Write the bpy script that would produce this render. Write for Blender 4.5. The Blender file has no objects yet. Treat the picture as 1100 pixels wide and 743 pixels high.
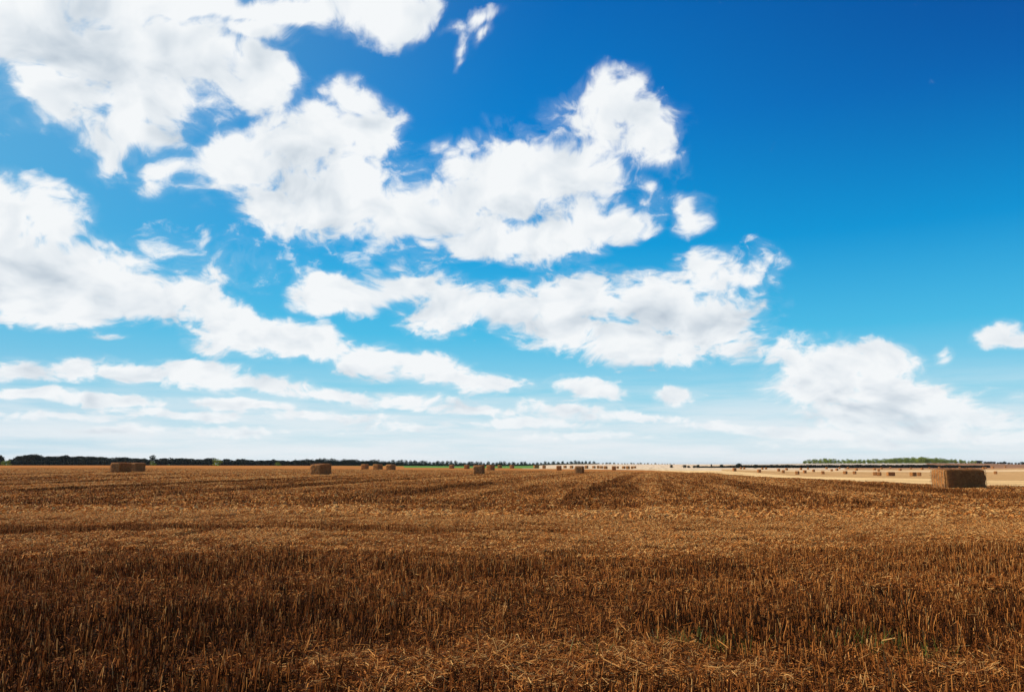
import bpy, math, random
import numpy as np
from mathutils import Vector, Matrix, noise as mnoise

random.seed(7)
rng = np.random.default_rng(7)
S = bpy.context.scene
C = S.collection

# ---------------------------------------------------------------- camera
F = 856.0                    # focal length in pixels of the 1100 px wide photograph (28 mm lens)
H = 1.5                      # eye height
HOR = 498.5                  # row of the true horizon
PITCH = math.atan((HOR - 371.5) / F)
cam_d = bpy.data.cameras.new('camera')
cam_d.sensor_width = 36.0
cam_d.lens = F / 1100.0 * 36.0
cam_d.clip_start = 0.05
cam_d.clip_end = 60000
cam_d.dof.use_dof = False
cam = bpy.data.objects.new('camera', cam_d)
cam.location = (0, 0, H)
cam.rotation_euler = (math.pi / 2 + PITCH, 0, 0)
C.objects.link(cam)
S.camera = cam

# ---------------------------------------------------------------- exposure
S.view_settings.view_transform = 'Standard'
S.view_settings.look = 'None'
S.view_settings.exposure = 0.0
S.view_settings.gamma = 1.0
S.view_settings.use_curve_mapping = False
S.cycles.max_bounces = 5
S.cycles.diffuse_bounces = 3
S.cycles.transparent_max_bounces = 8
S.cycles.volume_bounces = 0

# ---------------------------------------------------------------- sun
SUN_AZ = math.radians(-82)   # from straight ahead, negative is left
SUN_EL = math.radians(34)
sun_dir = Vector((math.sin(SUN_AZ) * math.cos(SUN_EL), math.cos(SUN_AZ) * math.cos(SUN_EL), math.sin(SUN_EL)))
sd = bpy.data.lights.new('sun', 'SUN')
sd.energy = 5.0
sd.angle = math.radians(0.5)
sd.color = (1.0, 0.90, 0.74)
so = bpy.data.objects.new('sun', sd)
so.rotation_euler = (-sun_dir).to_track_quat('-Z', 'Y').to_euler()
so.location = (-60, 10, 60)
C.objects.link(so)


def pix_dir(px, py):
    """world direction seen at a place of the photograph"""
    v = Vector(((px - 550) / F, 1.0, -(py - 371.5) / F))
    c, s = math.cos(PITCH), math.sin(PITCH)
    return Vector((v.x, v.y * c - v.z * s, v.y * s + v.z * c)).normalized()


def pix_ae(px, py):
    d = pix_dir(px, py)
    return np.array((math.atan2(d.x, d.y), math.asin(d.z)))


# ---------------------------------------------------------------- node helper
class NT:
    def __init__(self, tree):
        self.t = tree
        self.n = tree.nodes
        self.l = tree.links

    def node(self, kind, **kw):
        nd = self.n.new(kind)
        for k, v in kw.items():
            setattr(nd, k, v)
        return nd

    def put(self, sock, val):
        if isinstance(val, bpy.types.NodeSocket):
            self.l.new(val, sock)
        elif val is not None:
            sock.default_value = val

    def math(self, op, a, b=None, c=None, clamp=False):
        nd = self.node('ShaderNodeMath', operation=op, use_clamp=clamp)
        self.put(nd.inputs[0], a)
        if b is not None:
            self.put(nd.inputs[1], b)
        if c is not None:
            self.put(nd.inputs[2], c)
        return nd.outputs[0]

    def vmath(self, op, a, b=None, out=0):
        nd = self.node('ShaderNodeVectorMath', operation=op)
        self.put(nd.inputs[0], a)
        if b is not None:
            self.put(nd.inputs[1], b)
        return nd.outputs[out]

    def noise(self, vec, scale, detail=4, rough=0.5, dist=0.0, lac=2.0, dims='3D', out=0):
        nd = self.node('ShaderNodeTexNoise', noise_dimensions=dims)
        if vec is not None:
            self.put(nd.inputs['Vector'], vec)
        nd.inputs['Scale'].default_value = scale
        nd.inputs['Detail'].default_value = detail
        nd.inputs['Roughness'].default_value = rough
        nd.inputs['Lacunarity'].default_value = lac
        nd.inputs['Distortion'].default_value = dist
        return nd.outputs[out]

    def smooth(self, v, a, b, lo=0.0, hi=1.0, kind='SMOOTHSTEP'):
        nd = self.node('ShaderNodeMapRange', interpolation_type=kind)
        self.put(nd.inputs['Value'], v)
        for i, x in zip(('From Min', 'From Max', 'To Min', 'To Max'), (a, b, lo, hi)):
            self.put(nd.inputs[i], x)
        return nd.outputs[0]

    def mix(self, f, a, b, blend='MIX'):
        nd = self.node('ShaderNodeMix', data_type='RGBA', blend_type=blend)
        self.put(nd.inputs[0], f)
        for i, x in ((6, a), (7, b)):
            if isinstance(x, tuple) and len(x) == 3:
                x = (*x, 1)
            self.put(nd.inputs[i], x)
        return nd.outputs[2]

    def comb(self, x, y, z):
        nd = self.node('ShaderNodeCombineXYZ')
        for i, v in enumerate((x, y, z)):
            self.put(nd.inputs[i], v)
        return nd.outputs[0]

    def sep(self, v):
        nd = self.node('ShaderNodeSeparateXYZ')
        self.put(nd.inputs[0], v)
        return nd.outputs

    def ramp(self, f, stops, interp='LINEAR'):
        nd = self.node('ShaderNodeValToRGB')
        cr = nd.color_ramp
        cr.interpolation = interp
        while len(cr.elements) < len(stops):
            cr.elements.new(0.5)
        for e, (p, c) in zip(cr.elements, stops):
            e.position = p
            e.color = (*c, 1)
        self.put(nd.inputs[0], f)
        return nd.outputs[0]


def lin(r, g, b):
    """sRGB bytes to linear"""
    return tuple((x / 255 / 12.92) if x / 255 <= .04045 else ((x / 255 + .055) / 1.055) ** 2.4 for x in (r, g, b))


# ---------------------------------------------------------------- sky
# every cumulus is a handful of soft ellipses in (azimuth, elevation); fractal noise eats their rims
T0 = 0.42
CLOUDS = [
    # x, y, rx, ry, turn (deg, clockwise), weight
    # great cloud, upper left
    (30, 15, 120, 70, 0, 1), (100, 60, 120, 62, 8, 1), (200, 55, 100, 48, 8, 1), (283, 82, 44, 34, 0, 1),
    (60, 105, 62, 32, 25, 1), (125, 140, 42, 46, 0, 1), (175, 110, 66, 34, 0, .8), (200, 6, 150, 26, 0, 1),
    (320, 2, 80, 24, 0, 1), (418, 12, 44, 36, 0, 1), (375, 4, 50, 30, 0, 1), (270, 28, 60, 26, 0, .9), (40, 130, 34, 14, 30, .5), (165, 150, 24, 22, 0, .7),
    # central cloud
    (190, 190, 34, 16, 0, .8), (250, 178, 62, 36, -8, 1), (330, 150, 60, 40, -10, 1), (375, 108, 34, 22, 10, .9), (400, 150, 40, 36, 0, 1),
    (360, 205, 110, 52, 6, 1), (290, 225, 40, 22, 25, .8), (450, 235, 90, 42, 4, 1), (540, 195, 80, 44, -12, 1), (500, 158, 26, 16, -30, .55), (478, 172, 22, 12, -30, .5),
    (600, 180, 60, 50, 0, 1), (635, 130, 44, 40, -30, .75), (670, 108, 38, 36, 0, .9), (695, 140, 34, 42, -25, .85), (715, 175, 26, 14, 15, .7), (560, 150, 30, 18, -15, .5),
    (520, 258, 70, 24, 5, 1), (590, 262, 62, 24, 0, 1), (655, 240, 52, 20, -8, .95), (620, 228, 40, 24, 0, .7), (740, 226, 17, 22, 10, .8), (692, 205, 26, 12, 20, .5),
    # left middle cloud
    (0, 225, 50, 40, 20, 1), (50, 205, 34, 10, 10, .62), (62, 228, 26, 8, 10, .5), (30, 285, 80, 50, 10, 1), (110, 300, 80, 34, 14, 1), (60, 328, 90, 26, 3, 1), (170, 325, 56, 28, 12, 1),
    (250, 355, 60, 28, 8, 1), (315, 364, 68, 22, 10, 1), (222, 294, 34, 9, 8, .55), (215, 325, 50, 30, 20, 1), (60, 235, 50, 34, 20, .9), (120, 362, 30, 5, 0, .45), (205, 285, 20, 5, 0, .4),
    # middle cloud
    (348, 316, 34, 22, 0, 1), (385, 312, 34, 24, 0, 1), (440, 305, 50, 22, 0, 1), (480, 330, 50, 34, 0, 1), (550, 300, 24, 8, 0, .6), (545, 330, 60, 28, 0, 1),
    (625, 325, 74, 36, -4, 1), (600, 355, 70, 22, 3, 1), (700, 330, 70, 32, 0, 1), (760, 345, 66, 40, 6, 1), (690, 368, 90, 24, 4, 1), (790, 372, 50, 16, 3, .9),
    (795, 300, 40, 20, -15, .85), (825, 278, 22, 14, 10, .6), (770, 300, 40, 22, 0, .8), (806, 325, 28, 16, 10, .7),
    # lower right cloud
    (850, 382, 36, 18, 0, .85), (890, 395, 66, 34, 5, 1), (945, 390, 50, 24, 5, 1), (880, 420, 66, 22, 6, .95), (960, 425, 80, 30, 12, 1), (1015, 443, 80, 24, 10, .95), (925, 445, 80, 20, 5, .95), (1065, 455, 60, 18, 10, .85),
    (1068, 360, 30, 13, 0, 1), (1090, 366, 26, 8, 0, .8), (1012, 383, 9, 11, 0, .55), (1085, 428, 30, 8, -12, .45),
    # rows towards the horizon
    (20, 400, 50, 11, 0, .9), (85, 396, 44, 14, 0, 1), (140, 400, 60, 12, 5, 1), (220, 402, 66, 14, 3, 1), (290, 410, 60, 12, 8, 1),
    (400, 388, 46, 18, 8, 1), (455, 396, 60, 18, 10, 1), (520, 410, 52, 10, 3, .9), (350, 424, 90, 9, 6, .9), (430, 432, 70, 8, 0, .8),
    (632, 417, 40, 14, 4, 1), (722, 425, 28, 11, 2, 1), (606, 440, 50, 9, 3, .75),
    (25, 424, 56, 7, 0, .9), (112, 431, 66, 8, 4, .95), (262, 434, 66, 7, 4, .95), (190, 446, 80, 6, 2, .85), (55, 447, 70, 6, 0, .85), (345, 447, 80, 6, 2, .85),
    (500, 441, 60, 7, 2, .85), (690, 449, 66, 6, 4, .8), (780, 460, 70, 5, 3, .75), (560, 455, 70, 5, 0, .75), (440, 458, 60, 5, 0, .7), (120, 462, 90, 5, 0, .75), (280, 464, 90, 5, 0, .7), (640, 468, 90, 4, 0, .65),
    (880, 468, 80, 6, 4, .7), (1000, 462, 90, 12, 4, .85), (1080, 470, 60, 10, 0, .85), (940, 478, 90, 6, 0, .65), (1012, 384, 10, 12, 0, .75),
    # torn wisp near the top
    (499, 52, 10, 26, 20, .51), (514, 22, 19, 9, -25, .51), (486, 32, 14, 6, -10, .49), (521, 40, 9, 10, 0, .49),
]
# thick hearts of the clouds, greyer because the light hardly gets through
GREYS = [
    (742, 340, 60, 22, 6, 1.3), (680, 350, 70, 14, 0, .6), (800, 345, 30, 12, 0, .5), (890, 412, 90, 12, 6, .3), (980, 446, 80, 8, 8, .12), (870, 436, 70, 7, 6, .25), (180, 60, 120, 36, 0, .35), (60, 60, 90, 40, 0, .3), (340, 190, 90, 30, 0, .2),
    (140, 335, 120, 16, 8, .25), (120, 405, 160, 7, 3, .45), (430, 405, 90, 9, 8, .4), (620, 245, 90, 16, 0, .25), (690, 130, 30, 40, 0, .3), (640, 425, 40, 6, 0, .4), (1070, 366, 30, 5, 0, .5), (725, 431, 26, 4, 0, .4),
    (50, 160, 60, 30, 0, .0), (480, 255, 90, 16, 0, .2),
]

world = bpy.data.worlds.new('World')
S.world = world
world.use_nodes = True
W = NT(world.node_tree)
for nd in list(W.n):
    W.n.remove(nd)
world.cycles.sampling_method = 'MANUAL'
world.cycles.sample_map_resolution = 256

geo = W.node('ShaderNodeTexCoord')
DIR = geo.outputs['Generated']
dx, dy, dz = W.sep(DIR)
az = W.math('ARCTAN2', dx, dy)
el = W.math('ARCSINE', dz)
AE = W.comb(az, el, 0.0)


def ellipse_params(px, py, rx, ry, rot):
    c = pix_ae(px, py)
    e = 2.0
    J = np.stack(((pix_ae(px + e, py) - pix_ae(px - e, py)) / (2 * e), (pix_ae(px, py + e) - pix_ae(px, py - e)) / (2 * e)), axis=1)
    a = math.radians(rot)
    R = np.array(((math.cos(a), -math.sin(a)), (math.sin(a), math.cos(a))))
    M = J @ R @ np.diag((rx, ry))
    U, s, _ = np.linalg.svd(M)
    return c, math.atan2(U[1, 0], U[0, 0]), s


def blob_sum(blobs, vec, union, soft=0.12):
    acc = None
    for (px, py, rx, ry, rot, w) in blobs:
        c, ang, s = ellipse_params(px, py, rx, ry, rot)
        grow = min(1 / (1 - T0 / w), 2.6) if union else 1.5
        mp = W.node('ShaderNodeMapping', vector_type='TEXTURE')
        W.put(mp.inputs['Vector'], vec)
        mp.inputs['Location'].default_value = (c[0], c[1], 0)
        mp.inputs['Rotation'].default_value = (0, 0, ang)
        mp.inputs['Scale'].default_value = (s[0] * grow, s[1] * grow, 1)
        g = W.node('ShaderNodeTexGradient', gradient_type='SPHERICAL')
        W.put(g.inputs[0], mp.outputs[0])
        if union:
            v = W.math('MULTIPLY', g.outputs['Fac'], w)
            acc = v if acc is None else W.math('SMOOTH_MAX', v, acc, 0.12)
        else:
            acc = W.math('MULTIPLY_ADD', g.outputs['Fac'], w, acc if acc is not None else 0.0)
    return acc


# noise lives on a bowl above the land, so it flattens and shrinks towards the horizon
elp = W.math('MAXIMUM', el, -0.05)
den = W.math('MULTIPLY_ADD', elp, 0.5, 0.4)
hl = W.math('MAXIMUM', W.math('SQRT', W.math('ADD', W.math('MULTIPLY', dx, dx), W.math('MULTIPLY', dy, dy))), 0.05)
dh = W.math('MULTIPLY', den, hl)
P = W.comb(W.math('DIVIDE', dx, dh), W.math('DIVIDE', dy, dh), W.math('MULTIPLY', W.math('LOGARITHM', W.math('ADD', elp, 0.2), math.e), 0.9))
warp = W.noise(P, 3.2, 3, 0.5, out=1)
warp = W.vmath('SUBTRACT', warp, (0.5, 0.5, 0.5))
sc = W.node('ShaderNodeVectorMath', operation='SCALE')
W.put(sc.inputs[0], warp)
sc.inputs[3].default_value = 0.22
P2 = W.vmath('ADD', P, sc.outputs[0])
# the outlines themselves are bent by two sizes of turbulence
bend = W.vmath('SUBTRACT', W.noise(P, 6.5, 1.5, 0.5, out=1), (0.5, 0.5, 0.5))
bs = W.node('ShaderNodeVectorMath', operation='MULTIPLY')
W.put(bs.inputs[0], bend)
bf = W.smooth(el, 0.0, 0.34, 0.12, 1.0)
W.put(bs.inputs[1], W.comb(W.math('MULTIPLY', bf, 0.085), W.math('MULTIPLY', bf, 0.075), 0.0))
AEb = W.vmath('ADD', AE, bs.outputs[0])
front = W.smooth(dy, 0.15, 0.45)
cover = W.math('MULTIPLY', blob_sum(CLOUDS, AEb, True), 1.0)
cover = W.math('MINIMUM', cover, 1.05)
# broken cumulus goes on unseen all around, thinned there to lower the sky fill
big = W.noise(P, 1.15, 3, 0.5)
inview = W.math('MULTIPLY', W.smooth(W.math('ABSOLUTE', az), 0.62, 0.85, 1, 0), W.smooth(el, 0.62, 0.8, 1, 0))
around = W.math('MULTIPLY', W.smooth(big, 0.5, 0.68), W.math('SUBTRACT', 1.0, inview))
cover = W.math('MAXIMUM', cover, W.math('MULTIPLY', around, 0.62))
# torn rims
fb = W.noise(P2, 6.0, 10, 0.58)
fb2 = W.noise(P2, 24.0, 7, 0.62, dist=0.35)
nz = W.math('ADD', W.math('MULTIPLY', W.math('SUBTRACT', fb, 0.5), 1.02), W.math('MULTIPLY', W.math('SUBTRACT', fb2, 0.5), 0.56))
dens = W.math('ADD', cover, nz)
gate = W.smooth(cover, 0.02, 0.22)
alpha = W.math('MULTIPLY', W.smooth(dens, T0 - 0.10, T0 + 0.22), gate)
halo = W.math('MULTIPLY', W.math('MULTIPLY', W.smooth(dens, T0 - 0.22, T0 + 0.02), W.smooth(cover, 0.20, 0.40)), 0.12)
alpha = W.math('MAXIMUM', alpha, halo)
# streaky veil over the horizon
Pv = W.comb(W.math('MULTIPLY', az, 3.0), W.math('MULTIPLY', el, 30.0), 0.0)
veil_n = W.noise(Pv, 1.6, 7, 0.58)
veil = W.math('MULTIPLY', W.smooth(veil_n, 0.32, 0.62), W.smooth(el, 0.015, 0.13, 0.85, 0.0))
# relief: the side of a billow that faces the sun is brighter
off = W.vmath('ADD', P2, (-0.035, 0.0, 0.045))
fb_s = W.noise(off, 6.5, 4, 0.5)
fb_h = W.noise(P2, 6.5, 4, 0.5)
rel = W.math('SUBTRACT', fb_h, fb_s)
grey = W.math('MINIMUM', blob_sum(GREYS, AEb, False), 1.0)
grey = W.math('MULTIPLY', grey, W.smooth(fb_h, 0.3, 0.62, 0.65, 1.05))
# light comes from the upper left: where much cloud lies on that side the surface is shaded, so bellies turn grey
toward = blob_sum([b for b in CLOUDS if b[5] >= .8 and b[2] * b[3] > 380], W.vmath('ADD', AEb, (-0.012, 0.034, 0)), True)
toward = W.math('ADD', toward, W.math('MULTIPLY', W.math('SUBTRACT', fb_s, 0.5), 0.7))
belly = W.smooth(toward, 0.40, 1.05)
thick = W.smooth(dens, T0 + .1, T0 + 0.62)
shade = W.math('ADD', W.math('MULTIPLY', grey, 0.50), W.math('MULTIPLY', rel, -1.9))
shade = W.math('ADD', shade, W.math('MULTIPLY', thick, 0.04))
shade = W.math('ADD', shade, W.math('MULTIPLY', belly, 0.32), clamp=True)
cloud_col = W.ramp(shade, [(0.0, lin(245, 248, 250)), (0.3, lin(231, 237, 242)), (0.7, lin(202, 213, 223)), (1.0, lin(176, 189, 204))])

# clear sky: the physical sky, graded like the photograph (deep azure high up and to the right, pale over the land)
sky = W.node('ShaderNodeTexSky', sky_type='NISHITA')
sky.sun_disc = False
sky.sun_elevation = SUN_EL
sky.sun_rotation = SUN_AZ
sky.altitude = 0
sky.air_density = 1.0
sky.dust_density = 0.6
sky.ozone_density = 3.0
SKYGRADE = True
base = W.vmath('MULTIPLY', sky.outputs[0], (0.09, 0.09, 0.09))
lowgrad = W.ramp(W.math('MULTIPLY', W.math('MAXIMUM', el, 0.0), 1.0),
                 [(0.0, lin(224, 237, 243)), (0.035, lin(206, 231, 241)), (0.085, lin(146, 213, 236)), (0.16, lin(76, 190, 232)), (0.27, lin(8, 162, 225)), (0.42, lin(0, 130, 209)), (0.60, lin(0, 98, 180)), (1.0, lin(0, 68, 142))])
# distance from the sun makes the blue deeper (the right is turned away from it)
cosun = W.vmath('DOT_PRODUCT', DIR, tuple(sun_dir), out=1)
deep = W.smooth(cosun, 0.45, -0.25, 0.0, 1.1)
deepf = W.math('MULTIPLY', deep, W.smooth(el, 0.10, 0.62))
clear = W.mix(deepf, lowgrad, W.mix(1.0, lowgrad, (0.0, 0.32, 0.54), 'MULTIPLY'))
clear = W.mix(W.math('MULTIPLY', W.smooth(cosun, 0.32, 0.90), 0.70), clear, (0.17, 0.50, 0.74))
clear = W.mix(0.04, clear, base)
col = W.mix(veil, clear, lin(236, 241, 245))
low_fade = W.smooth(el, 0.0, 0.08, 0.65, 1.0)
col = W.mix(W.math('MULTIPLY', alpha, low_fade), col, cloud_col)
# below the horizon: dull earth
col = W.mix(W.smooth(dz, -0.02, 0.0), (0.16, 0.10, 0.05), col)
bg = W.node('ShaderNodeBackground')
W.put(bg.inputs[0], col)
bg.inputs[1].default_value = 1.0
ow = W.node('ShaderNodeOutputWorld')
W.l.new(bg.outputs[0], ow.inputs[0])
#__GEOMETRY__

# ---------------------------------------------------------------- the lie of the land
PXS = [0, 133, 344, 514, 622, 760, 860, 1030, 1100]
KD = np.array([1, 50, 90, 130, 200, 330, 500, 700, 1000, 1500, 3000, 9000, 30000], float)
ZT = np.array([
    [0, .15, .35, .45, .60, .70, .80, .75, .40, .3, .5, 1, 0],
    [0, .20, .41, .48, .60, .70, .78, .72, .40, .3, .5, 1, 0],
    [0, .15, .30, .34, .36, .42, .50, .45, .30, .3, .5, 1, 0],
    [0, .05, .12, .12, .08, 0, -.10, -.3, -.7, -.4, .5, 1, 0],
    [0, 0, -.03, -.08, -.12, -.3, -.60, -.6, 0, 1.9, 1.4, 1, 0],
    [0, 0, -.05, -.2, -.5, -.9, -1.3, -1.1, 0, 1.5, 1.3, 1, 0],
    [0, -.02, -.2, -.7, -1.5, -2.5, -2.1, -1.5, 2.5, 1.5, 1, 1, 0],
    [0, -.05, -.45, -.9, -1.65, -3.0, -2.2, -1.5, 2.9, 2, 1, 1, 0],
    [0, -.03, -.42, -.85, -1.6, -2.7, -1.7, -.7, 1.2, 1.2, 1, 1, 0]])
PAZ = np.array([math.atan((p - 550) / F / math.cos(PITCH)) for p in PXS])
LKD = np.log(KD + 12.0)


def px_of(x, y):
    """column of the photograph in which a place on the ground lies (front only)"""
    return 550 + F * math.cos(PITCH) * x / np.maximum(y, 1e-3)


def terrain(x, y):
    x = np.asarray(x, float)
    y = np.asarray(y, float)
    d = np.hypot(x, y)
    azm = np.arctan2(x, y)
    dd = np.maximum(d * np.cos(np.clip(azm, -1.2, 1.2)), d * 0.35)      # profiles are given by distance straight ahead
    lt = np.log(np.clip(dd, 1, 30000) + 12.0)
    k = np.clip(np.searchsorted(LKD, lt, side='right') - 1, 0, len(KD) - 2)
    f = (lt - LKD[k]) / (LKD[k + 1] - LKD[k])
    f = f * f * (3 - 2 * f) * .35 + f * .65
    ac = np.clip(azm, PAZ[0], PAZ[-1])
    i = np.clip(np.searchsorted(PAZ, ac, side='right') - 1, 0, len(PXS) - 2)
    g = (ac - PAZ[i]) / (PAZ[i + 1] - PAZ[i])
    g = g * g * (3 - 2 * g) * .5 + g * .5
    z = (ZT[i, k] * (1 - f) + ZT[i, k + 1] * f) * (1 - g) + (ZT[i + 1, k] * (1 - f) + ZT[i + 1, k + 1] * f) * g
    out = np.clip((np.abs(azm) - 1.0) / 1.0, 0, 1)
    z = z * (1 - out) + 0.2 * out
    z = z + 0.012 * np.sin(x * 1.3 + 1.1 * np.sin(y * .7)) * np.sin(y * 1.9 + x * .23) * np.clip(1 - d / 60, 0, 1)
    return z


def ground_at(px, py):
    """the place on the land seen at (px, py)"""
    v = pix_dir(px, py)
    t0, t = 3.0, 3.0
    while t < 6000:
        p = Vector((0, 0, H)) + v * t
        if p.z <= float(terrain(p.x, p.y)):
            break
        t0 = t
        t *= 1.01
    for _ in range(30):
        m = (t0 + t) / 2
        p = Vector((0, 0, H)) + v * m
        if p.z <= float(terrain(p.x, p.y)):
            t = m
        else:
            t0 = m
    p = Vector((0, 0, H)) + v * t
    return Vector((p.x, p.y, float(terrain(p.x, p.y))))


def at(px, d):
    """the place d metres straight ahead under column px"""
    x = (px - 550) / F / math.cos(PITCH) * d
    return Vector((x, d, float(terrain(x, d))))


def vnoise(x, y, seed=0):
    """cheap smooth value noise on numpy arrays"""
    xi = np.floor(x).astype(np.int64)
    yi = np.floor(y).astype(np.int64)
    fx, fy = x - xi, y - yi
    fx, fy = fx * fx * (3 - 2 * fx), fy * fy * (3 - 2 * fy)

    def h(a, b):
        n = (a * 374761393 + b * 668265263 + seed * 1442695041) & 0x7fffffff
        n = ((n ^ (n >> 13)) * 1274126177) & 0x7fffffff
        return ((n ^ (n >> 16)) & 0xffff) / 65535.0
    return (h(xi, yi) * (1 - fx) + h(xi + 1, yi) * fx) * (1 - fy) + (h(xi, yi + 1) * (1 - fx) + h(xi + 1, yi + 1) * fx) * fy


ROWA = math.atan((700 - 550) / F / math.cos(PITCH))          # heading of the drilled rows of the big field
BANDS = [(4.8, .05), (5.3, .35), (5.6, .62), (6.1, .60), (6.5, .15), (7.0, .0), (7.7, .02), (8.4, .22), (9.5, .20), (10.5, .03), (11.3, .14), (12.2, .48), (13.5, .78), (15.4, .85), (16.0, .20), (17.0, .22), (17.8, .80), (21, .9), (25, .8), (26.5, .5),
         (29, .35), (31, .5), (36, .5), (40, .2), (46, .12), (54, .2), (62, .4), (72, .65), (90, .7), (110, .8), (400, .8), (30000, .8)]
BX = np.array([b[0] for b in BANDS])
BY = np.array([b[1] for b in BANDS])


def straw_cover(x, y):
    """0 = bare standing stubble, 1 = thick loose straw lying on it"""
    x = np.asarray(x, float)
    y = np.asarray(y, float)
    w = y - 0.012 * np.maximum(x, 0) ** 2 - 0.02 * x + (vnoise(x * .16, y * .2, 3) - .5) * (0.09 * y) + (vnoise(x * .7, y * .7, 9) - .5) * .03 * y
    head = np.interp(w, BX, BY)
    head = head + np.where((w > 15.4) & (w < 17.8), .55 * np.clip((x + 2) / 5, 0, 1), 0)      # the dark strip there runs out to the right
    head = head - .5 * np.clip((x - 3) / 3, 0, 1) * np.clip(1 - np.abs(w - 12.3) / .7, 0, 1)
    s = x * math.cos(ROWA) - y * math.sin(ROWA)
    ph_ = s * 0.70 + 0.7 * np.sin(y * .013)
    rows = 0.06 + 0.34 * (0.5 + 0.5 * np.sin(ph_)) ** 2 + 0.50 * (0.5 + 0.5 * np.sin(ph_ * 2.0 + 1.3)) ** 3 + 0.30 * (0.5 + 0.5 * np.sin(ph_ * 4.3 + .4)) ** 2 + (vnoise(s * .6, y * .01, 5) - .5) * .35 + .25 * np.clip((y - 70) / 60, 0, 1)
    far = np.clip((y - 24) / 20, 0, 1)
    v = head * (1 - .80 * far) + rows * 1.0 * far
    # dark patches and lighter wheelings at 30 to 60 m
    v = v + (vnoise(x * .11, y * .06, 12) - .5) * .12 * np.clip((y - 20) / 20, 0, 1) * np.clip(1 - (y - 90) / 120, 0, 1)
    v = v + (vnoise(x * 1.7, y * 1.7, 21) - .5) * .35 + (vnoise(x * .45, y * .45, 22) - .5) * .45 * np.clip(1 - (y - 9) / 30, .2, 1)
    v = v - .45 * np.clip((-x - .22 * y) / (.15 * y + .1), 0, 1) * np.clip(8 - y, 0, 1)  # near left corner darkened by thinning the straw: shade put into the cover
    return np.clip(v, 0, 1)


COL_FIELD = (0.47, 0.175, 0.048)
COL_STRIP = (0.90, 0.56, 0.24)  # pale, freshly cut straw of the strip


def land_colour(x, y):
    """what grows where: brown stubble, pale straw strip, golden bale field, green leys, pale hill fields"""
    n = len(x)
    px = px_of(x, y)
    d = y
    c = np.zeros((n, 3))
    c[:] = COL_FIELD
    wob = (vnoise(x * .05, y * .02, 4) - .5)

    def put(mask, col):
        c[mask] = col
    front_ = y > 5
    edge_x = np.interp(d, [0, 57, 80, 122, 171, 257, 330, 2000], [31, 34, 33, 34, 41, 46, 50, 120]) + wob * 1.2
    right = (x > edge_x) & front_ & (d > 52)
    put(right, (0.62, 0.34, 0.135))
    put(right & (x < edge_x + 34 + wob * 2) & (d < 420), COL_STRIP)
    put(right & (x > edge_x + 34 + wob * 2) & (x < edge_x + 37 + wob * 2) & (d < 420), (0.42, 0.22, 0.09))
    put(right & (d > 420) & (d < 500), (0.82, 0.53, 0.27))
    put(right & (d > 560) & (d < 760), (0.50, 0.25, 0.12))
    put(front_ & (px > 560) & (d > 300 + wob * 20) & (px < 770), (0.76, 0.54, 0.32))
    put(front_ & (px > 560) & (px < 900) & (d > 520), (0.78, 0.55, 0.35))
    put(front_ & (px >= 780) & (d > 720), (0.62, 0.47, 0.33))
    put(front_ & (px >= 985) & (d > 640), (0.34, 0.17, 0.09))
    put(front_ & (px > 436) & (px < 578) & (d > 330 + wob * 20), (0.15, 0.27, 0.06))
    put(front_ & (px <= 436) & (d > 640), (0.12, 0.30, 0.04))
    put(~front_ & (np.hypot(x, y) > 400), (0.16, 0.26, 0.06))
    put(front_ & ((px < -200) | (px > 1300)) & (d > 500), (0.16, 0.26, 0.06))
    near_field = ~right & ~(front_ & (px > 436) & (d > 300))
    return c, near_field


# ---------------------------------------------------------------- materials
def new_mat(name):
    m = bpy.data.materials.new(name)
    m.use_nodes = True
    t = NT(m.node_tree)
    for nd in list(t.n):
        t.n.remove(nd)
    return m, t


def finish(t, colour, rough=0.9, trans=0.0, spec=0.15, bump=None):
    pr = t.node('ShaderNodeBsdfPrincipled')
    t.put(pr.inputs['Base Color'], colour if isinstance(colour, bpy.types.NodeSocket) else (*colour, 1))
    pr.inputs['Roughness'].default_value = rough
    pr.inputs['Specular IOR Level'].default_value = spec
    if bump is not None:
        b = t.node('ShaderNodeBump')
        b.inputs['Strength'].default_value = bump[1]
        b.inputs['Distance'].default_value = bump[2]
        t.put(b.inputs['Height'], bump[0])
        t.l.new(b.outputs[0], pr.inputs['Normal'])
    out = t.node('ShaderNodeOutputMaterial')
    if trans > 0:
        tr = t.node('ShaderNodeBsdfTranslucent')
        t.put(tr.inputs[0], colour if isinstance(colour, bpy.types.NodeSocket) else (*colour, 1))
        ms = t.node('ShaderNodeMixShader')
        ms.inputs[0].default_value = trans
        t.l.new(pr.outputs[0], ms.inputs[1])
        t.l.new(tr.outputs[0], ms.inputs[2])
        t.l.new(ms.outputs[0], out.inputs[0])
    else:
        t.l.new(pr.outputs[0], out.inputs[0])


def attr(t, name, out='Fac'):
    a = t.node('ShaderNodeAttribute', attribute_name=name)
    return a.outputs[out]


# straw: every stalk carries its own tone
mat_straw, t = new_mat('straw_stalk')
tone = attr(t, 'tone')
pc = t.node('ShaderNodeTexCoord').outputs['Object']
c_ = t.ramp(tone, [(0.0, (0.022, 0.007, 0.003)), (0.3, (0.12, 0.036, 0.009)), (0.6, (0.47, 0.142, 0.026)), (0.85, (0.86, 0.345, 0.080)), (1.0, (0.90, 0.50, 0.17))])
c_ = t.mix(t.noise(pc, 60, 2), c_, t.mix(1.0, c_, (0.55, 0.5, 0.45), 'MULTIPLY'))
finish(t, c_, 0.75, trans=0.20, spec=0.08)

mat_grass, t = new_mat('green_blade')
tone = attr(t, 'tone')
finish(t, t.ramp(tone, [(0, (0.06, 0.070, 0.006)), (1, (0.20, 0.22, 0.02))]), 0.5, trans=0.3, spec=0.3)

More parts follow.
